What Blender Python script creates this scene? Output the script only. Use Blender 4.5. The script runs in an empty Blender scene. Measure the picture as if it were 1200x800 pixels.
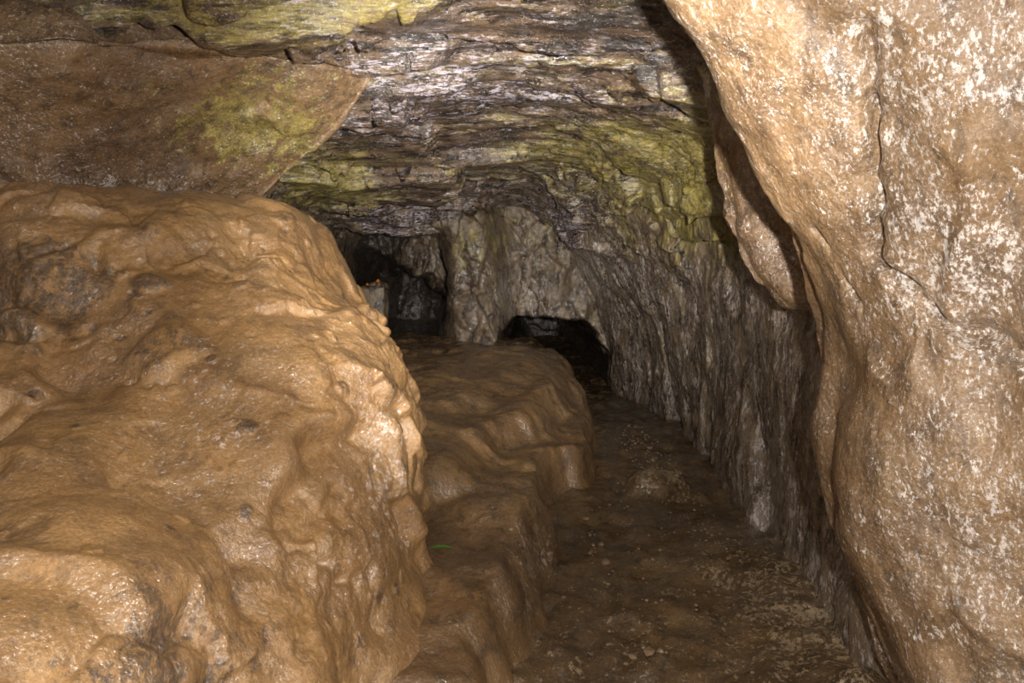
import bpy, math, random
import numpy as np
random.seed(3)
rng = np.random.RandomState(7)

# ------------------------------------------------------------------ noise
_perm = rng.permutation(256); _perm = np.concatenate([_perm, _perm, _perm])
_g = rng.normal(size=(256, 3)); _g /= np.linalg.norm(_g, axis=1)[:, None]
_r3 = rng.rand(256, 3)
def perlin(P):
    P = np.asarray(P, dtype=float)
    i = np.floor(P).astype(int); f = P - i; i &= 255
    u = f*f*f*(f*(f*6-15)+10)
    out = 0
    for dx in (0, 1):
        wx = u[..., 0] if dx else 1-u[..., 0]
        for dy in (0, 1):
            wy = u[..., 1] if dy else 1-u[..., 1]
            for dz in (0, 1):
                wz = u[..., 2] if dz else 1-u[..., 2]
                h = _perm[_perm[_perm[(i[..., 0]+dx) & 255]+((i[..., 1]+dy) & 255)]+((i[..., 2]+dz) & 255)]
                g = _g[h]
                out = out + wx*wy*wz*(g[..., 0]*(f[..., 0]-dx)+g[..., 1]*(f[..., 1]-dy)+g[..., 2]*(f[..., 2]-dz))
    return out*1.6
def fbm(P, s, o=4, gain=.5, off=0.):
    r = 0; a = 1
    for k in range(o):
        r = r + a*perlin(np.asarray(P)*s+off+17.3*k); a *= gain; s *= 2.03
    return r
def ridged(P, s, o=3, gain=.5, off=0.):
    r = 0; a = 1
    for k in range(o):
        r = r + a*(1-2.2*np.abs(perlin(np.asarray(P)*s+off+9.1*k))); a *= gain; s *= 2.1
    return r
def sst(a, b, x):
    t = np.clip((x-a)/(b-a), 0, 1); return t*t*(3-2*t)
def facets(P, s, off=0., warp=.12, soft=.10):
    """broken planar facets: every Worley cell is a tilted plane; ~[-1,1]"""
    P = np.asarray(P)*s+off
    P = P+warp*np.stack([fbm(P, 1.3, 2, off=3+k*7) for k in range(3)], -1)
    i0 = np.floor(P).astype(int)
    D = []
    for dx in (-1, 0, 1):
        for dy in (-1, 0, 1):
            for dz in (-1, 0, 1):
                c = i0+np.array([dx, dy, dz]); cc = c & 255
                h = _perm[_perm[_perm[cc[..., 0]]+cc[..., 1]]+cc[..., 2]]
                d = P-(c+_r3[h]); r2 = np.sum(d*d, -1)
                v = np.sum((_g[(h+91) & 255])*d, -1)+(_r3[(h+13) & 255][..., 0]-.5)*.6
                D.append((r2, v))
    m = np.min([a for a, b in D], axis=0)
    sw = np.zeros(P.shape[:-1]); sv = np.zeros(P.shape[:-1])
    for r2, v in D:
        w = np.exp(-(r2-m)/soft); sw += w; sv += w*v
    return sv/sw

# ------------------------------------------------------------------ lofting
def cr(arr, n):
    arr = np.asarray(arr, float); m = arr.shape[0]
    t = np.linspace(0, m-1-1e-9, n); i = t.astype(int); f = (t-i).reshape((-1,)+(1,)*(arr.ndim-1))
    ext = np.concatenate([[2*arr[0]-arr[1]], arr, [2*arr[-1]-arr[-2]]])
    p0, p1, p2, p3 = ext[i], ext[i+1], ext[i+2], ext[i+3]
    return .5*((2*p1)+(-p0+p2)*f+(2*p0-5*p1+4*p2-p3)*f*f+(-p0+3*p1-3*p2+p3)*f**3)
def loft(ctrl, nr, nc):
    a = cr(ctrl, nr); a = cr(np.swapaxes(a, 0, 1), nc); return np.swapaxes(a, 0, 1)
def normals(G):
    n = np.cross(np.gradient(G, axis=0), np.gradient(G, axis=1))
    return n/(np.linalg.norm(n, axis=-1, keepdims=True)+1e-9)
def grid_mesh(name, G, mat, tint=None):
    nr, nc = G.shape[:2]
    me = bpy.data.meshes.new(name)
    idx = np.arange(nr*nc).reshape(nr, nc)
    q = np.stack([idx[:-1, :-1], idx[:-1, 1:], idx[1:, 1:], idx[1:, :-1]], -1).reshape(-1, 4)
    me.vertices.add(nr*nc); me.vertices.foreach_set('co', G.reshape(-1).astype(np.float32))
    nf = len(q); me.loops.add(nf*4); me.loops.foreach_set('vertex_index', q.reshape(-1).astype(np.int32))
    me.polygons.add(nf); me.polygons.foreach_set('loop_start', (np.arange(nf)*4).astype(np.int32))
    me.polygons.foreach_set('use_smooth', np.ones(nf, dtype=bool))
    me.update(calc_edges=True); me.validate()
    if tint is None: tint = np.zeros(G.shape[:2]+(3,))
    ca = me.color_attributes.new('mineral_and_shading', 'FLOAT_COLOR', 'POINT')  # rock tones, plus some shade and sheen painted in
    c = np.ones((nr*nc, 4), np.float32); c[:, :3] = np.clip(tint, 0, 1).reshape(-1, 3)
    ca.data.foreach_set('color', c.reshape(-1))
    me.materials.append(mat)
    ob = bpy.data.objects.new(name, me); bpy.context.collection.objects.link(ob)
    return ob
def blob(G, c, r, amp=1.):
    d = (G-np.asarray(c))/np.asarray(r); return amp*np.exp(-np.sum(d*d, axis=-1))
def linedist(G, line):
    line = np.asarray(line, float); best = np.full(G.shape[:2], 9.)
    Gn = G+.025*np.stack([fbm(G, 6, 3, off=k*5) for k in range(3)], -1)
    for a, b in zip(line[:-1], line[1:]):
        ab = b-a; t = np.clip(np.sum((Gn-a)*ab, -1)/np.dot(ab, ab), 0, 1)
        best = np.minimum(best, np.linalg.norm(Gn-(a+t[..., None]*ab), axis=-1))
    return best
def crack(G, N, line, w, depth):
    return G-N*(depth*np.exp(-(linedist(G, line)/w)**2))[..., None]

# ------------------------------------------------------------------ materials
def rock_mat(name, c1, c2, algae=(.46, .38, .10), white=(.62, .56, .58), dark=(.03, .02, .014),
             aniso=(1, 1, 1), rough=(.3, .65), bump=.5, bscale=9, wscale=45, base_scale=2.2, finebump=.7, dirt=.5, coat=.6, wsharp=.25, grain=.34, bdist=.03, wop=.85, spark=.6, aop=1.0, dr=(.48, .66), cb=55):
    m = bpy.data.materials.new(name); m.use_nodes = True
    nt = m.node_tree; N = nt.nodes; L = nt.links; N.clear()
    out = N.new('ShaderNodeOutputMaterial'); b = N.new('ShaderNodeBsdfPrincipled'); L.new(b.outputs[0], out.inputs[0])
    tc = N.new('ShaderNodeTexCoord'); mp = N.new('ShaderNodeMapping'); mp.inputs['Scale'].default_value = aniso
    L.new(tc.outputs['Object'], mp.inputs[0])
    at = N.new('ShaderNodeAttribute'); at.attribute_name = 'mineral_and_shading'
    sep = N.new('ShaderNodeSeparateColor'); L.new(at.outputs['Color'], sep.inputs[0])
    def noise(sc, det=8, rg=.6, dist=0., vec=None):
        n = N.new('ShaderNodeTexNoise'); n.inputs['Scale'].default_value = sc; n.inputs['Detail'].default_value = det
        n.inputs['Roughness'].default_value = rg; n.inputs['Distortion'].default_value = dist
        L.new((vec or mp.outputs[0]), n.inputs['Vector']); return n.outputs['Fac']
    def ramp(x, a, bb, lo=0, hi=1):
        r = N.new('ShaderNodeMapRange'); r.inputs['From Min'].default_value = a; r.inputs['From Max'].default_value = bb
        r.interpolation_type = 'SMOOTHSTEP'; r.inputs['To Min'].default_value = lo; r.inputs['To Max'].default_value = hi
        L.new(x, r.inputs['Value']); return r.outputs[0]
    def math_(op, a, bb):
        n = N.new('ShaderNodeMath'); n.operation = op
        for k, v in enumerate((a, bb)):
            if isinstance(v, (int, float)): n.inputs[k].default_value = v
            else: L.new(v, n.inputs[k])
        return n.outputs[0]
    def mix(f, a, bb):
        n = N.new('ShaderNodeMix'); n.data_type = 'RGBA'
        if isinstance(f, (int, float)): n.inputs[0].default_value = f
        else: L.new(f, n.inputs[0])
        for k, v in ((6, a), (7, bb)):
            if isinstance(v, tuple): n.inputs[k].default_value = v+(1,)
            else: L.new(v, n.inputs[k])
        return n.outputs[2]
    obj = tc.outputs['Object']
    big = noise(base_scale, 9, .62, .4); med = noise(base_scale*5, 9, .7, .2)
    sp = noise(wscale, 5, .75); sp2 = noise(wscale*.22, 8, .75, .3); gr = noise(110, 5, .85, 0, obj)
    col = mix(ramp(big, .35, .65), c1, c2)
    col = mix(math_('MULTIPLY', ramp(med, dr[0], dr[1]), dirt), col, dark)
    am = ramp(math_('ADD', math_('ADD', sep.outputs[0], math_('MULTIPLY', math_('SUBTRACT', big, .5), 2.0)), math_('MULTIPLY', math_('SUBTRACT', sp2, .5), 3.2)), .40, .72)
    am2 = math_('MULTIPLY', math_('MULTIPLY', am, ramp(sep.outputs[0], .02, .2)), ramp(sp, .38, .54, .2*aop, aop))
    col = mix(am2, col, mix(ramp(med, .35, .65), algae, tuple(x*.45 for x in algae)))
    wm = ramp(math_('ADD', math_('ADD', sep.outputs[1], math_('MULTIPLY', math_('SUBTRACT', sp2, .5), 2.4)), math_('MULTIPLY', math_('SUBTRACT', sp, .5), 3.2)), .5, .5+wsharp)
    wm = math_('MULTIPLY', wm, ramp(sep.outputs[1], .02, .15))
    wm = math_('MULTIPLY', wm, wop)
    col = mix(wm, col, white)
    dm = ramp(math_('ADD', sep.outputs[2], math_('MULTIPLY', math_('SUBTRACT', med, .5), 1.4)), .35, .65)
    col = mix(math_('MULTIPLY', dm, .85), col, dark)
    hs = N.new('ShaderNodeHueSaturation'); L.new(col, hs.inputs['Color']); L.new(ramp(gr, .32, .68, 1-grain, 1+grain), hs.inputs['Value'])
    wet = ramp(noise(3.5, 7, .72, 0, obj), .40, .56)
    sk = math_('MULTIPLY', math_('MULTIPLY', ramp(noise(110, 3, .7, 0, obj), .62, .68), wet), spark)
    L.new(mix(sk, hs.outputs[0], (.9, .86, .84)), b.inputs['Base Color'])  # small white glints of wet rock painted into the base colour
    L.new(math_('SUBTRACT', ramp(noise(7, 6, .7, 0, obj), .35, .65, rough[0], rough[1]), math_('MULTIPLY', wet, .06)), b.inputs['Roughness'])
    b.inputs['IOR'].default_value = 1.6
    bm = N.new('ShaderNodeBump'); bm.inputs['Strength'].default_value = bump; bm.inputs['Distance'].default_value = bdist
    L.new(noise(bscale, 12, .68, .3), bm.inputs['Height'])
    b2 = N.new('ShaderNodeBump'); b2.inputs['Strength'].default_value = finebump; b2.inputs['Distance'].default_value = .010
    L.new(noise(50, 6, .75, 0, obj), b2.inputs['Height']); L.new(bm.outputs[0], b2.inputs['Normal'])
    L.new(b2.outputs[0], b.inputs['Normal'])
    b3 = N.new('ShaderNodeBump'); b3.inputs['Strength'].default_value = 1.0; b3.inputs['Distance'].default_value = .016
    L.new(noise(cb, 2.5, .6, 0, obj), b3.inputs['Height']); L.new(bm.outputs[0], b3.inputs['Normal'])
    L.new(b3.outputs[0], b.inputs['Coat Normal'])
    L.new(math_('MULTIPLY', wet, coat), b.inputs['Coat Weight'])
    b.inputs['Coat Roughness'].default_value = .14; b.inputs['Coat IOR'].default_value = 2.2
    return m

M_mud = rock_mat('wet_clay_rock', (.45, .262, .108), (.34, .19, .078), algae=(.14, .10, .072), dark=(.12, .07, .04), white=(.70, .56, .46),
                 rough=(.25, .45), bump=.45, bscale=6, dirt=.5, coat=1.0, spark=.4, aop=.85, dr=(.48, .66), grain=.28)
M_ledge = rock_mat('ledge_clay', (.28, .165, .073), (.175, .10, .045), dark=(.05, .032, .02), rough=(.22, .42), bump=.42, bscale=6, dirt=.6, coat=1.0, white=(.55, .45, .36), spark=.25, dr=(.48, .64), grain=.28)
M_floor = rock_mat('wet_mud_floor', (.19, .116, .053), (.10, .060, .030), dark=(.030, .020, .012), rough=(.08, .3), bump=.5, dirt=.75, coat=1.0, white=(.42, .31, .19), spark=.2, cb=30)
M_ceil = rock_mat('layered_ceiling_rock', (.12, .076, .046), (.23, .15, .09), aniso=(.5, 1.3, 2.5), rough=(.16, .40), bump=.9, bscale=6, dirt=.95, wscale=38,
                  white=(.64, .57, .66), coat=1.0, spark=.8, dr=(.44, .58), dark=(.018, .013, .010))
M_wall = rock_mat('streaked_wall_rock', (.27, .20, .125), (.155, .105, .065), aniso=(1.3, 1.3, .5), rough=(.22, .45), bump=.8, bscale=6, dirt=.9, wscale=42,
                  white=(.56, .49, .46), coat=1.0, spark=.6, dr=(.46, .62), dark=(.025, .017, .012))
M_slab = rock_mat('wet_brown_rock', (.32, .20, .10), (.19, .112, .056), rough=(.18, .38), bump=.65, bscale=7, dirt=.6, wscale=75, white=(.88, .81, .76), aniso=(1.4, 1.4, .8), coat=1.0, wsharp=.4, wop=.85, spark=.7, dr=(.47, .66))

# ------------------------------------------------------------------ cave tube (walls + ceiling)
prof = {
 -2.2: [(1.5,-.1),(1.6,.6),(1.6,1.15),(1.5,1.6),(1.3,2.1),(.9,2.4),(.2,2.55),(-.7,2.55),(-1.7,2.4),(-2.7,1.9),(-3.0,-.1)],
 0.0: [(1.4,-.1),(1.5,.6),(1.5,1.15),(1.45,1.6),(1.3,2.1),(.9,2.4),(.2,2.5),(-.7,2.5),(-1.6,2.4),(-2.6,1.9),(-3.0,-.1)],
 1.5: [(1.25,-.1),(1.35,.6),(1.4,1.15),(1.42,1.55),(1.3,2.05),(.9,2.36),(.2,2.46),(-.6,2.46),(-1.6,2.36),(-2.5,1.9),(-2.9,-.1)],
 2.5: [(1.10,-.1),(1.15,.6),(1.25,1.15),(1.3,1.5),(1.2,2.0),(.9,2.3),(.2,2.42),(-.6,2.40),(-1.5,2.32),(-2.4,1.9),(-2.8,-.1)],
 3.5: [(1.22,-.1),(1.25,.6),(1.30,1.15),(1.28,1.5),(1.15,1.95),(.75,2.2),(.1,2.32),(-.6,2.30),(-1.4,2.2),(-2.3,1.8),(-2.7,-.1)],
 4.5: [(1.27,-.1),(1.28,.6),(1.30,1.10),(1.25,1.5),(1.0,1.9),(.6,2.12),(0,2.22),(-.6,2.16),(-1.2,2.02),(-2.0,1.6),(-2.4,-.1)],
 5.5: [(1.30,-.1),(1.28,.6),(1.2,1.05),(1.1,1.45),(.8,1.8),(.45,2.02),(0,2.1),(-.6,2.0),(-1.15,1.82),(-1.8,1.45),(-2.2,-.1)],
 6.5: [(1.22,-.1),(1.15,.6),(1.0,1.0),(.85,1.35),(.6,1.65),(.35,1.88),(0,2.0),(-.5,1.86),(-1.05,1.68),(-1.8,1.4),(-2.1,-.1)],
 7.5: [(1.10,-.1),(.95,.5),(.85,.9),(.7,1.25),(.55,1.5),(.3,1.75),(0,1.85),(-.45,1.72),(-1.0,1.6),(-1.85,1.45),(-2.1,-.1)],
 8.5: [(1.05,-.2),(.95,.5),(.85,.9),(.7,1.2),(.55,1.45),(.3,1.65),(0,1.75),(-.45,1.7),(-1.0,1.55),(-1.85,1.45),(-2.1,-.2)],
}
ctrl = np.array([[(x, y, z) for x, z in prof[y]] for y in sorted(prof)])
G = loft(ctrl, 680, 640)
cen = np.stack([np.full(G.shape[:2], -.4), G[..., 1], np.full(G.shape[:2], 1.0)], -1)
N0 = normals(G); N0 = N0*np.sign(np.sum(N0*(cen-G), -1, keepdims=True)+1e-9)
up = sst(1.15, 1.6, G[..., 2])
Aup = G*np.array([.40, 1.0, 2.0]); Alo = G*np.array([1, 1, .5])
D = fbm(G, .9, 3, off=3)*.07
D += up*(facets(Aup, 1.7, 5, .25, .02)*.10+facets(Aup, 4.2, 9, .3, .02)*.032)
D += (1-up)*(facets(Alo, 1.6, 15, .2, .05)*.08+facets(Alo, 4.5, 25, .25, .05)*.022)
D += fbm(G, 9, 4, .6)*.008
G = G+N0*D[..., None]
def terrace(G, h, warp, ws, off, lo, hi, w):
    q = G[..., 2]+warp*fbm(G*np.array([.5, 1, 1]), ws, 3, off=off)+.07*G[..., 0]
    f = q/h-np.floor(q/h); G[..., 2] += ((np.floor(q/h)+sst(lo, hi, f))*h-q)*w
m1 = sst(-.15, .25, fbm(G, 1.0, 2, off=200))
terrace(G, .17, .2, .7, 60, .75, .95, up*.8*m1)
terrace(G, .05, .12, 1.0, 90, .6, .95, up*.55*sst(.0, .35, fbm(G, 1.3, 2, off=230)))
G = crack(G, N0, [(1.15, 3.6, 1.75), (1.25, 3.7, 1.5), (1.3, 3.6, 1.3), (1.3, 3.2, 1.25)], .03, .06)
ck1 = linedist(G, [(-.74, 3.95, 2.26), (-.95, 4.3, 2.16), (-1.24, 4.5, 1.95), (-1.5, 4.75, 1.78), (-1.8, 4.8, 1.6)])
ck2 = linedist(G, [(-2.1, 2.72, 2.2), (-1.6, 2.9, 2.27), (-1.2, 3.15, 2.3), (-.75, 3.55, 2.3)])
G = G-N0*(.30*np.exp(-(ck1/.08)**2)+.16*np.exp(-(ck2/.06)**2))[..., None]
X, Y, Z = G[..., 0], G[..., 1], G[..., 2]
R = .0+blob(G, (.35, 5.6, 1.9), (.9, 1.6, .5), .70)+blob(G, (-1.3, 5.2, 1.8), (.5, .9, .5), .80)+blob(G, (-1.2, 2.6, 2.35), (1.2, .45, .3), .65)+blob(G, (1.1, 4.2, 1.75), (.5, 1.5, .55), .8)+blob(G, (.2, 2.6, 2.4), (.9, .35, .3), .55)+blob(G, (.1, 3.6, 2.3), (.9, .3, .3), .35)
W = .15+blob(G, (-.3, 3.9, 2.25), (.9, .9, .4), .34)+blob(G, (.4, 6.8, 1.5), (.7, 1.2, .5), .35)+(1-up)*sst(2, 3, Y)*.28+blob(G, (-1.2, 7.0, 1.7), (.6, .8, .4), .45)+blob(G, (.2, 6.0, 1.9), (.9, .5, .4), .15)  # pale mineral; mid-ceiling blob also paints the sheen of wet rock
R = R*sst(.9, 1.4, Z)
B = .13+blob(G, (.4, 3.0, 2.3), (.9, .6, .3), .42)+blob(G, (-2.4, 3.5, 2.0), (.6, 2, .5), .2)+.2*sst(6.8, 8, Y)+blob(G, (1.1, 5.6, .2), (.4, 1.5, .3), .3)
B = B+.7*np.exp(-(ck1/.10)**2)+.4*np.exp(-(ck2/.06)**2)  # shade of the slab's undercut painted dark along both cracks
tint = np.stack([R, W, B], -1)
c1, c2 = 235, 540
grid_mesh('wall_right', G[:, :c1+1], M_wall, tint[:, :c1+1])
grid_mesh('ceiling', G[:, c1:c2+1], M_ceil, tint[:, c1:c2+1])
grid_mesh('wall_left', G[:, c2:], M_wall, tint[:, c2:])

# ------------------------------------------------------------------ far wall with two openings
xs = np.linspace(-2.7, 1.7, 440); zs = np.linspace(-.5, 2.5, 320)
XX, ZZ = np.meshgrid(xs, zs)
P = np.stack([XX, np.full_like(XX, 7.6), ZZ], -1)
nz1 = fbm(P, 2.2, 4, off=5)*.12+facets(P, 3, 66)*.09
def rbox(cx, cz, hx, hz, r):
    qx = np.abs(XX+nz1-cx)-hx+r; qz = np.abs(ZZ+nz1*.5-cz)-hz+r
    return np.hypot(np.maximum(qx, 0), np.maximum(qz, 0))+np.minimum(np.maximum(qx, qz), 0)-r
dL = rbox(-1.30+.14*(ZZ-.8), .78, .60, .80+.06*XX*0, .10)
dR = rbox(.43+.25*(.3-ZZ), -.02, .47, .60, .14)
YY = 7.75+.25*sst(.0, .9, np.abs(XX+.35))-.40*sst(.42, .12, np.abs(XX+.38+.1*(ZZ-1)))+.12*(ZZ-1)
YY -= .35*sst(1.52, 1.62, ZZ+nz1*.6)*sst(-.55, -.8, XX)
YY += facets(P*np.array([1, 1, .55]), 2.2, 21, .2, .03)*.16+facets(P*np.array([1, 1, .6]), 5, 29, .25, .03)*.06+fbm(P, 6, 4, .6)*.03
YY += sst(.05, -.10, dL)*(.85+.5*sst(-.9, -1.7, XX))+sst(.0, -.3, dL)*sst(1.15, .75, ZZ+.5*(XX+1.2)+nz1)*2.0+sst(.06, -.10, dR)*1.5+sst(-.05, -.3, dR)*3.2
Gf = np.stack([XX, YY, ZZ], -1)
Gf[..., 0] += fbm(Gf, 2.5, 3, off=77)*.05*sst(8.2, 8.8, YY)
tf = np.stack([blob(Gf, (.1, 7.5, 1.5), (.6, 1, .35), .6), .08+blob(Gf, (.2, 7.6, .95), (.45, .6, .45), .5)+blob(Gf, (-1.2, 8.8, 1.3), (.6, .6, .3), .25)+blob(Gf, (-1.2, 7.4, 1.7), (.6, .4, .2), .4), .24+sst(8.9, 9.3, YY)*.6+sst(8.0, 8.4, YY)*.16+sst(8, 8.4, YY)*sst(-.2, 0, XX)*.8], -1)  # deep parts of both openings darkened: shade painted into the tint
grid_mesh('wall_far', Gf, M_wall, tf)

# wall behind the viewpoint
xs = np.linspace(-3.3, 1.9, 120); zs = np.linspace(-.3, 2.8, 80); XX, ZZ = np.meshgrid(xs, zs)
P = np.stack([XX, np.full_like(XX, -2.0), ZZ], -1); P[..., 1] += fbm(P, 1.4, 4)*.15
grid_mesh('wall_back', P, M_wall)

# ------------------------------------------------------------------ floor
xs = np.linspace(-3.2, 1.9, 330); ys = np.linspace(-2.4, 12, 800); XX, YY = np.meshgrid(xs, ys)
P = np.stack([XX, YY, np.zeros_like(XX)], -1)
Hf = fbm(P, 1.6, 4, off=8)*.05+fbm(P, 8, 4, .6, off=2)*.012-.12*sst(6.3, 8.5, YY)+.09*sst(.75, 1.15, XX+fbm(P, 3, 3)*.1)*sst(4.6, 2.6, YY)
Hf += .10*sst(.2, .1, np.hypot((XX-.84)/1.2, YY-4.5)+fbm(P, 5, 2)*.04)
Hf += np.maximum(0, facets(P, 7, 31, .2, .05)-.1)*.03
P[..., 2] = Hf
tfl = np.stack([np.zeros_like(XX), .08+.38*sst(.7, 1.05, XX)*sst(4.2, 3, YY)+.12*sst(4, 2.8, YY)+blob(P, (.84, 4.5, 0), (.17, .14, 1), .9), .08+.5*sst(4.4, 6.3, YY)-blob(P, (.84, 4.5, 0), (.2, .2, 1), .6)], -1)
Pf = P
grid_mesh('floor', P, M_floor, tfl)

# ------------------------------------------------------------------ terraced mud ledge
xs = np.linspace(-1.6, 1.0, 340); ys = np.linspace(1.9, 8.6, 660); XX, YY = np.meshgrid(xs, ys)
P = np.stack([XX, YY, np.zeros_like(XX)], -1)
wob = fbm(P, 1.5, 3, off=13)*.10+facets(P, 3.2, 19, .2, .1)*.03
e1 = np.interp(YY, [1.9, 2.5, 3, 3.5, 4, 4.4, 4.9, 5.5, 6, 7, 8.6], [-.1, .02, .12, .17, .2, .3, .6, .62, .66, .62, .5])
h1 = np.interp(YY, [1.9, 2.2, 2.7, 3.4, 4, 4.6, 5.2, 6, 8.6], [.1, .2, .27, .30, .28, .22, .2, .22, .22])
e2 = np.interp(YY, [1.9, 3.2, 4.0, 4.6, 5, 5.6, 6.2, 6.8, 8.6], [-.5, -.35, -.15, .1, .3, .48, .6, .58, .4])
h2 = np.interp(YY, [1.9, 3, 4, 4.8, 5.6, 6.4, 8.6], [.05, .08, .13, .18, .22, .2, .1])
e3 = e2-.32-.1*np.sin(YY*1.7); h3 = np.interp(YY, [1.9, 4, 5, 6, 7, 8.6], [.1, .12, .10, .1, .08, .05])
Hl = -.12+(h1+.12)*sst(-.05, .13, e1-XX+wob)+h2*sst(-.03, .18, e2-XX+wob*1.3)+h3*sst(-.05, .22, e3-XX-wob)
Hl += fbm(P, 1.6, 2, off=33)*.05+facets(P, 2.6, 44, .25, .12)*.032+facets(P, 8, 46, .25, .1)*.006+fbm(P, 9, 4, .55, off=3)*.006
Hl -= .5*sst(1.0, 0, (YY-1.9)/.35)
P[..., 2] = Hl
N1 = normals(P); N1 *= np.sign(N1[..., 2:3]+1e-9)
P = P+N1*(fbm(P*np.array([1, 1, 2.0]), 2.5, 3, .4, off=70)*.022)[..., None]
tl = np.stack([np.zeros_like(XX), .08+blob(P, (.08, 3.2, .1), (.12, .6, .25), .38), .14+.35*sst(5, 7, YY)], -1)
grid_mesh('rock_ledge', P, M_ledge, tl)

# ------------------------------------------------------------------ big clay covered boulder
C = [
 [(-1.6,.2,-.1),(-1.1,.5,-.1),(-.85,.75,-.1),(-.7,1.0,-.1),(-.55,1.3,-.1),(-.4,1.6,-.1),(-.25,1.9,-.15),(-.18,2.2,-.25)],
 [(-1.5,1.0,.72),(-1.0,1.15,.72),(-.79,1.3,.66),(-.67,1.5,.54),(-.52,1.8,.36),(-.32,2.1,.18),(-.16,2.4,.03),(-.06,2.8,-.2)],
 [(-1.9,1.5,.85),(-1.33,1.6,.83),(-1.01,1.65,.81),(-.82,1.85,.725),(-.62,2.05,.64),(-.44,2.3,.54),(-.32,2.65,.40),(-.24,3.1,.0)],
 [(-2.3,2.0,.98),(-1.75,2.1,.97),(-1.31,2.15,.96),(-1.0,2.25,.93),(-.72,2.4,.895),(-.50,2.6,.84),(-.39,2.95,.75),(-.35,3.4,.3)],
 [(-2.7,2.4,1.15),(-2.08,2.5,1.15),(-1.53,2.5,1.15),(-1.13,2.55,1.14),(-.84,2.7,1.12),(-.62,2.95,1.08),(-.54,3.3,1.02),(-.44,3.8,.6)],
 [(-2.8,2.7,1.42),(-2.29,2.75,1.42),(-1.68,2.75,1.42),(-1.3,2.85,1.41),(-1.02,3.05,1.41),(-.86,3.3,1.40),(-.82,3.65,1.37),(-.72,4.2,.9)],
 [(-3.0,3.0,1.68),(-2.5,3.0,1.68),(-1.83,3.0,1.70),(-1.46,3.2,1.63),(-1.17,3.4,1.63),(-1.00,3.6,1.56),(-.97,3.95,1.46),(-.85,4.5,1.0)],
 [(-3.0,3.6,1.5),(-2.5,3.6,1.5),(-1.9,3.6,1.5),(-1.5,3.8,1.45),(-1.25,4.0,1.4),(-1.15,4.2,1.35),(-1.1,4.4,1.2),(-1.0,4.8,.8)],
 [(-3.0,4.6,.2),(-2.5,4.7,.2),(-1.9,4.8,.2),(-1.5,4.9,.2),(-1.25,5.0,.1),(-1.15,5.1,.1),(-1.1,5.2,.0),(-1.0,5.4,-.1)],
]
G = loft(C, 700, 620)
Nb = normals(G); Nb *= np.sign(np.sum(Nb*(np.array([0, 0, 3.0])-G), -1, keepdims=True)+1e-9)
mk = sst(-.05, .35, fbm(G, 1.2, 2, off=300))
D = fbm(G, 1.3, 2, off=51)*.06+facets(G, 2.0, 53, .3, .07)*.075+facets(G, 4.5, 55, .3, .05)*(.008+.032*mk)+fbm(G, 9, 4, .5, off=57)*(.004+.009*mk)
D += np.abs(fbm(G, 2.4, 2, .3, off=59))*.035-.012
G = G+Nb*D[..., None]
def near(G, p):
    d = np.linalg.norm(G-np.asarray(p), axis=-1); return np.unravel_index(d.argmin(), d.shape)
stone = np.zeros(G.shape[:2])
L_st = [((-.79,2.3,.93),.042,1.),((-1.22,2.15,.99),.024,1.),((-.98,2.5,1.07),.024,.8),((-.735,2.1,.725),.034,.9),((-1.15,2.5,1.12),.12,.6),((-1.3,2.75,1.3),.08,.7),((-.68,2.3,.8),.024,.8),((-.95,3.3,1.6),.08,.6),((-.85,1.95,.66),.026,.8),((-1.0,2.8,1.35),.06,.4),((-.6,2.6,.95),.05,.4)]
for k in range(130):
    i, j = rng.randint(130, 520), rng.randint(60, 540); L_st.append((tuple(G[i, j]), rng.uniform(.006, .032), rng.uniform(0, 1.)**1.8))
for k, (c, r, a) in enumerate(L_st):
    c = G[near(G, c)]
    rv = rng.normal(size=3)*.6
    d = np.linalg.norm((G-c)*(1+np.abs(rv)), axis=-1)*(1+.5*perlin(G/r*.8)); sel = d < r*2.5
    sg = -.3 if (k > 12 and k % 3 == 0) else .25
    e = np.exp(-(d[sel]/r)**6); G[sel] += Nb[sel]*(e*r*sg)[..., None]; stone[sel] = np.maximum(stone[sel], e*a)
G = crack(G, Nb, [(-.62, 2.1, .62), (-.50, 2.2, .55), (-.48, 2.3, .42), (-.42, 2.3, .3)], .02, .035)
G = crack(G, Nb, [(-1.9, 2.6, 1.22), (-1.6, 2.5, 1.17), (-1.42, 2.55, 1.2), (-1.38, 2.6, 1.3), (-1.5, 2.75, 1.42)], .03, .06)
G = crack(G, Nb, [(-1.2, 2.4, 1.05), (-1.08, 2.4, 1.02), (-1.0, 2.5, 1.06)], .012, .025)
grock = blob(G, (-1.66, 2.6, 1.33), (.28, .5, .17), 1.4)+blob(G, (-.83, 1.5, .68), (.34, .30, .13), .9)+blob(G, (-.7, 1.75, .40), (.20, .3, .20), .75)+blob(G, (-.45, 2.1, .25), (.18, .3, .2), .5)+stone*1.1
bw = .06+blob(G, (-.42, 2.6, .7), (.12, .4, .3), .34)+blob(G, (-1.0, 2.4, 1.0), (.3, .5, .3), .15)  # pale blobs paint wet glints onto the clay
tb = np.stack([grock, bw, .05+blob(G, (-.45, 2.2, .2), (.2, .4, .3), .2)+blob(G, (-1.5, 2.6, 1.18), (.14, .2, .06), .45)+stone*.35], -1)
Gb = G
grid_mesh('boulder', G, M_mud, tb)

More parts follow.
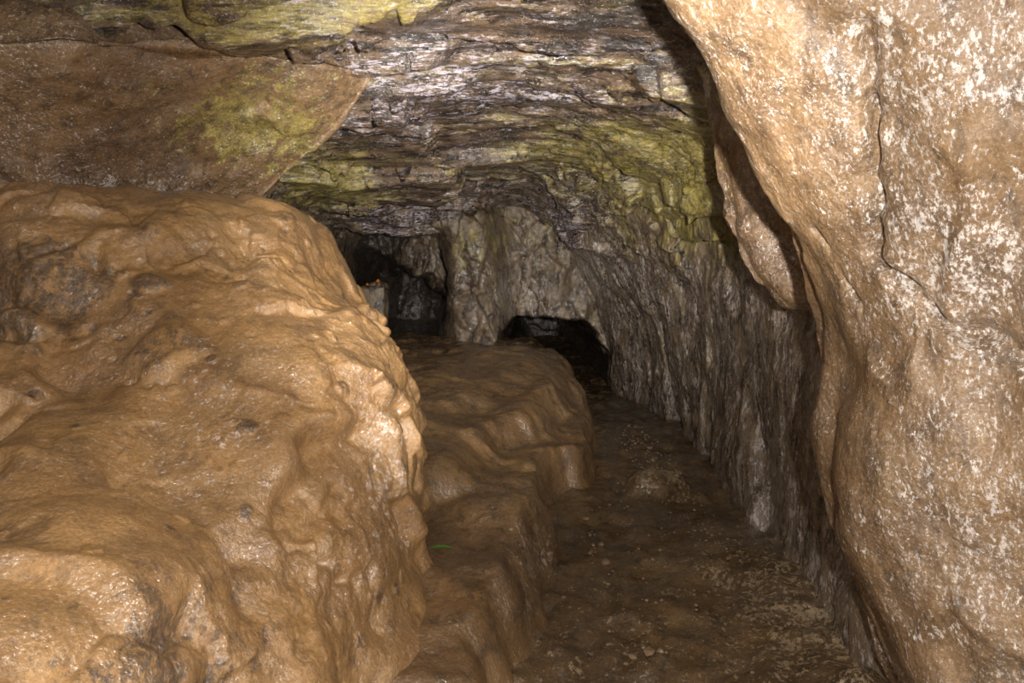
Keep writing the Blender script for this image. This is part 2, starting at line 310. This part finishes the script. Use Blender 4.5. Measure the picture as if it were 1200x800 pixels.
# ------------------------------------------------------------------ near right rock buttress
E = [(.04,1.8,2.40),(.206,1.85,2.226),(.363,1.92,2.08),(.54,2.0,1.907),(.70,2.1,1.67),(.812,2.15,1.435),(.887,2.2,1.19),(.895,2.2,.945),(.917,2.2,.70),(.997,2.2,.456),(1.10,2.2,.21),(1.186,2.2,-.03),(1.25,2.2,-.25)]
Rr = [(.95,1.45,2.45),(1.0,1.5,2.25),(1.03,1.5,2.02),(1.06,1.52,1.83),(1.09,1.55,1.63),(1.10,1.58,1.45),(1.10,1.6,1.25),(1.11,1.6,1.05),(1.13,1.6,.85),(1.17,1.6,.6),(1.22,1.6,.35),(1.28,1.6,.05),(1.32,1.6,-.2)]
rows = []
for k, (e, r) in enumerate(zip(E, Rr)):
    e = np.array(e); r = np.array(r); t = max(0, 1-k/5)
    row = [e+np.array([.5, .45, .35*t]), e+np.array([.16, .22, .12*t]), e+np.array([.02, .07, .03*t]), e+np.array([.02, -.05, -.01])]
    for s, bl in ((.3, .05), (.65, .05), (1, 0)):
        row.append(e*(1-s)+r*s+np.array([-bl, -bl, 0]))
    row.append(r+np.array([.12, -.5, 0])); row.append(r+np.array([.3, -1.2, 0]))
    rows.append(row)
G = loft(np.array(rows), 600, 560)
Ns = normals(G); Ns *= np.sign(np.sum(Ns*(np.array([-1., 0, 1.4])-G), -1, keepdims=True)+1e-9)
D = fbm(G, 1.9, 3, off=81)*.045+facets(G*np.array([1, 1, .6]), 3, 82, .3, .06)*.035+fbm(G, 7, 4, .55, off=83)*.007
D += blob(G, (.98, 1.65, 1.75), (.12, .25, .28), .05)
G = G+Ns*D[..., None]
for line, w_, d_ in (([(.80, 1.72, 2.0), (.84, 1.74, 1.84), (.86, 1.82, 1.65), (.88, 1.85, 1.42), (.94, 1.78, 1.35), (1.00, 1.68, 1.29), (1.04, 1.6, 1.22), (1.08, 1.45, 1.18)], .018, .055),
                     ([(.80, 2.02, 1.5), (.83, 1.98, 1.38), (.87, 1.95, 1.3)], .013, .03)):
    L2 = [tuple(G[near(G, p)]) for p in line]
    G = crack(G, Ns, L2, w_, d_)
ts = np.stack([np.zeros(G.shape[:2]), .22+blob(G, (.85, 1.8, 1.95), (.3, .4, .25), .30)+.30*fbm(G, 2, 3, off=5)+blob(G, (1.0, 1.7, 1.5), (.15, .3, .3), .25)+blob(G, (1.05, 1.7, .8), (.12, .3, .4), .18), np.full(G.shape[:2], .06)], -1)
grid_mesh('rock_buttress', G, M_slab, ts)

# ------------------------------------------------------------------ hanging slab, upper left
T = np.array([(-2.14,2.38,2.13),(-1.86,2.57,2.12),(-1.51,2.75,2.16),(-1.13,3.03,2.20),(-.68,3.40,2.20)])
Mi = np.array([(-2.32,2.61,1.91),(-2.05,2.85,1.89),(-1.69,3.08,1.89),(-1.35,3.36,1.93),(-.89,3.60,2.00)])
Bo = np.array([(-2.51,2.85,1.66),(-2.18,3.03,1.66),(-1.83,3.31,1.62),(-1.53,3.59,1.66),(-1.27,3.78,1.69)])
def ext(r):
    return np.vstack([r, r[-1]+np.array([.015, .05, .02]), r[-1]+np.array([-.16, .42, .24])])
rows = [ext(T+np.array([0, .25, .40])), ext(T+np.array([0, .05, .05])), ext(T+np.array([0, .01, -.01])), ext(Mi), ext(Bo), ext(Bo+np.array([0, .1, .02])), ext(Bo+np.array([0, .6, .25]))]
G = loft(np.array(rows), 300, 420)
Nh = normals(G); Nh *= np.sign(np.sum(Nh*(np.array([0., 0, .5])-G), -1, keepdims=True)+1e-9)
G = G+Nh*(fbm(G, 1.8, 3, off=91)*.03+facets(G, 3, 92, .3, .06)*.025+fbm(G, 8, 4, .6, off=93)*.006)[..., None]
th = np.stack([.0+blob(G, (-1.1, 3.4, 2.0), (.36, .4, .26), .8), .12+blob(G, (-1.7, 3.4, 1.61), (.35, .4, .12), .9)+blob(G, (-2.0, 2.7, 1.95), (.4, .5, .3), .25), np.full(G.shape[:2], .18)], -1)
grid_mesh('ceiling_slab', G, M_slab, th)

# ------------------------------------------------------------------ rock flake behind the buttress
F = []
for (x, y, z, w) in [(.80,3.2,2.25,.25),(.82,3.15,2.06,.3),(.86,3.1,1.75,.35),(.93,3.05,1.45,.4),(1.0,3.0,1.30,.4),(1.12,3.0,1.24,.35)]:
    F.append([(x+.25,y+.45,z+.04),(x+.03,y+.12,z),(x,y,z),(x+.10,y-.12,z-.01),(x+w,y-.25,z-.02),(x+w+.3,y-.3,z)])
F.append([(a+.05, b+.15, c+.03) for a, b, c in F[-1]])
G = loft(np.array(F), 260, 220)
Nk = normals(G); Nk *= np.sign(np.sum(Nk*(np.array([0., 0, 1.4])-G), -1, keepdims=True)+1e-9)
G = G+Nk*(fbm(G, 2.2, 3, off=101)*.04+facets(G, 4, 102, .3, .05)*.025+fbm(G, 8, 4, .6, off=103)*.010)[..., None]
tk = np.stack([blob(G, (.85, 3.1, 2.0), (.3, .4, .3), .3), np.full(G.shape[:2], .18), np.full(G.shape[:2], .2)], -1)
grid_mesh('rock_flake', G, M_slab, tk)

# ------------------------------------------------------------------ small things
def simple(name, col, rough=.4):
    m = bpy.data.materials.new(name); m.use_nodes = True; nt = m.node_tree; b = nt.nodes['Principled BSDF']
    n = nt.nodes.new('ShaderNodeTexNoise'); n.inputs['Scale'].default_value = 60
    r = nt.nodes.new('ShaderNodeValToRGB'); r.color_ramp.elements[0].color = tuple(c*.6 for c in col)+(1,); r.color_ramp.elements[1].color = tuple(col)+(1,)
    nt.links.new(n.outputs['Fac'], r.inputs[0]); nt.links.new(r.outputs[0], b.inputs['Base Color']); b.inputs['Roughness'].default_value = rough
    return m
def topz(Gx, x, y, r=.02):
    f = Gx.reshape(-1, 3); d = np.hypot(f[:, 0]-x, f[:, 1]-y); s = d < r
    if not s.any(): return float(f[d.argmin(), 2])
    return float(f[s, 2].max())
def leaf(x, y, z, L, W, ang, mat, tilt=.2):
    n = 10; v = []; fc = []
    for i in range(n+1):
        t = i/n; w = W*math.sin(math.pi*t)**.8*(1-.3*t)+.0006; hh = .25*L*math.sin(math.pi*t)*.3
        for s in (-1, 0, 1): v.append((t*L-L/2, s*w, hh+abs(s)*w*.35))
    for i in range(n):
        for s in (0, 1): a = i*3+s; fc.append((a, a+1, a+4, a+3))
    me = bpy.data.meshes.new('leaf'); me.from_pydata(v, [], fc); me.materials.append(mat)
    for p in me.polygons: p.use_smooth = True
    ob = bpy.data.objects.new('green_leaf', me); bpy.context.collection.objects.link(ob)
    ob.location = (x, y, z); ob.rotation_euler = (tilt, tilt*.5, ang); return ob
M_leaf = simple('green_leaf_skin', (.08, .32, .03))
leaf(-.27, 2.95, max(topz(P, -.27, 2.95), 0)+.012, .10, .010, .1, M_leaf, .05)
leaf(-.80, 1.32, topz(Gb, -.80, 1.32)+.012, .05, .008, 1.5, M_leaf, .5)
# stone block standing in the left recess, with two marigold heads left on it
bx, by = -1.34, 7.45
rows = []
for z, s in ((.2, 1.15), (.6, 1.08), (.93, 1.0), (.98, .93), (1.0, .6), (1.0, .02)):
    rows.append([(bx+.13*s*np.sign(math.cos(a))*abs(math.cos(a))**.5, by+.13*s*np.sign(math.sin(a))*abs(math.sin(a))**.5, z) for a in np.linspace(0, 2*math.pi, 13)])
G = loft(np.array(rows), 90, 140); cc = np.array([bx, by, .6])
dirn = G-cc; dirn /= np.linalg.norm(dirn, axis=-1, keepdims=True)
G = G+dirn*(facets(G, 5, 7, .2, .05)*.04+fbm(G, 9, 3)*.012)[..., None]
grid_mesh('stone_block', G, M_wall, np.stack([np.zeros(G.shape[:2]), np.full(G.shape[:2], .0), np.full(G.shape[:2], .42)], -1))
M_mar = simple('marigold_petals', (.9, .28, .02), .6)
def marigold(x, y, z, r):
    v = []; fc = []
    for ring, (rr, zz, n) in enumerate(((1, .15, 14), (.75, .45, 11), (.45, .7, 8), (.2, .85, 5))):
        for k in range(n):
            a = 2*math.pi*(k+.5*ring)/n; ca, sa = math.cos(a), math.sin(a); w = 2.6/n*rr; o = len(v)
            v += [(r*.1*ca, r*.1*sa, 0), (r*(rr*.75*ca-w*sa*.6), r*(rr*.75*sa+w*ca*.6), r*zz*.8), (r*rr*ca, r*rr*sa, r*zz), (r*(rr*.75*ca+w*sa*.6), r*(rr*.75*sa-w*ca*.6), r*zz*.8)]
            fc.append((o, o+1, o+2, o+3))
    me = bpy.data.meshes.new('marigold'); me.from_pydata(v, [], fc); me.materials.append(M_mar)
    ob = bpy.data.objects.new('marigold_flower', me); ob.location = (x, y, z); bpy.context.collection.objects.link(ob)
marigold(bx+.05, by-.06, topz(G, bx+.05, by-.06)-.003, .04)
marigold(bx-.06, by-.02, topz(G, bx-.06, by-.02)-.003, .03)
V = []; Fc = []
phi = (1+5**.5)/2
ico = np.array([(-1,phi,0),(1,phi,0),(-1,-phi,0),(1,-phi,0),(0,-1,phi),(0,1,phi),(0,-1,-phi),(0,1,-phi),(phi,0,-1),(phi,0,1),(-phi,0,-1),(-phi,0,1)])/1.9
icf = [(0,11,5),(0,5,1),(0,1,7),(0,7,10),(0,10,11),(1,5,9),(5,11,4),(11,10,2),(10,7,6),(7,1,8),(3,9,4),(3,4,2),(3,2,6),(3,6,8),(3,8,9),(4,9,5),(2,4,11),(6,2,10),(8,6,7),(9,8,1)]
for k in range(300):
    y = rng.uniform(2.3, 6.0); x = rng.uniform(.35 if y < 4.3 else .78, 1.05); r = rng.uniform(.003, .011)*(2.4 if rng.rand() < .08 else 1)
    z = topz(Pf, x, y, .03)
    vv = ico*r*rng.uniform(.6, 1.2, (12, 1))*np.array([1, 1, .6])+np.array([x, y, z]); o = len(V); V += [tuple(p) for p in vv]; Fc += [tuple(o+i for i in f) for f in icf]
me = bpy.data.meshes.new('gravel'); me.from_pydata(V, [], Fc); me.materials.append(simple('pebble_stone', (.30, .20, .12), .4))
ob = bpy.data.objects.new('gravel', me); bpy.context.collection.objects.link(ob)

# ------------------------------------------------------------------ lights (hand-held flash beside the viewpoint)
def lamp(name, typ, loc, e, size=.025, col=(1, .95, .88)):
    l = bpy.data.lights.new(name, typ); l.energy = e; l.color = col
    l.shadow_soft_size = size
    o = bpy.data.objects.new(name, l); o.location = loc; bpy.context.collection.objects.link(o); return o
lamp('flash_lamp', 'POINT', (.2, -.02, 1.55), 225)
s = lamp('flash_beam', 'SPOT', (.2, .02, 1.55), 1150)
s.data.spot_size = math.radians(50); s.data.spot_blend = 1.0
s.rotation_euler = (math.radians(90+2), 0, math.radians(3))
w = bpy.data.worlds.new('World'); bpy.context.scene.world = w; w.use_nodes = True
w.node_tree.nodes['Background'].inputs[0].default_value = (.02, .015, .012, 1); w.node_tree.nodes['Background'].inputs[1].default_value = .3
bpy.context.scene.view_settings.view_transform = 'Standard'

cam = bpy.data.cameras.new('camera'); cam.lens = 27; cam.sensor_width = 36; cam.shift_y = -.1058; cam.clip_start = .02
co = bpy.data.objects.new('camera', cam); co.location = (0, 0, 1.5); co.rotation_euler = (math.radians(90), 0, 0)
bpy.context.collection.objects.link(co); bpy.context.scene.camera = co
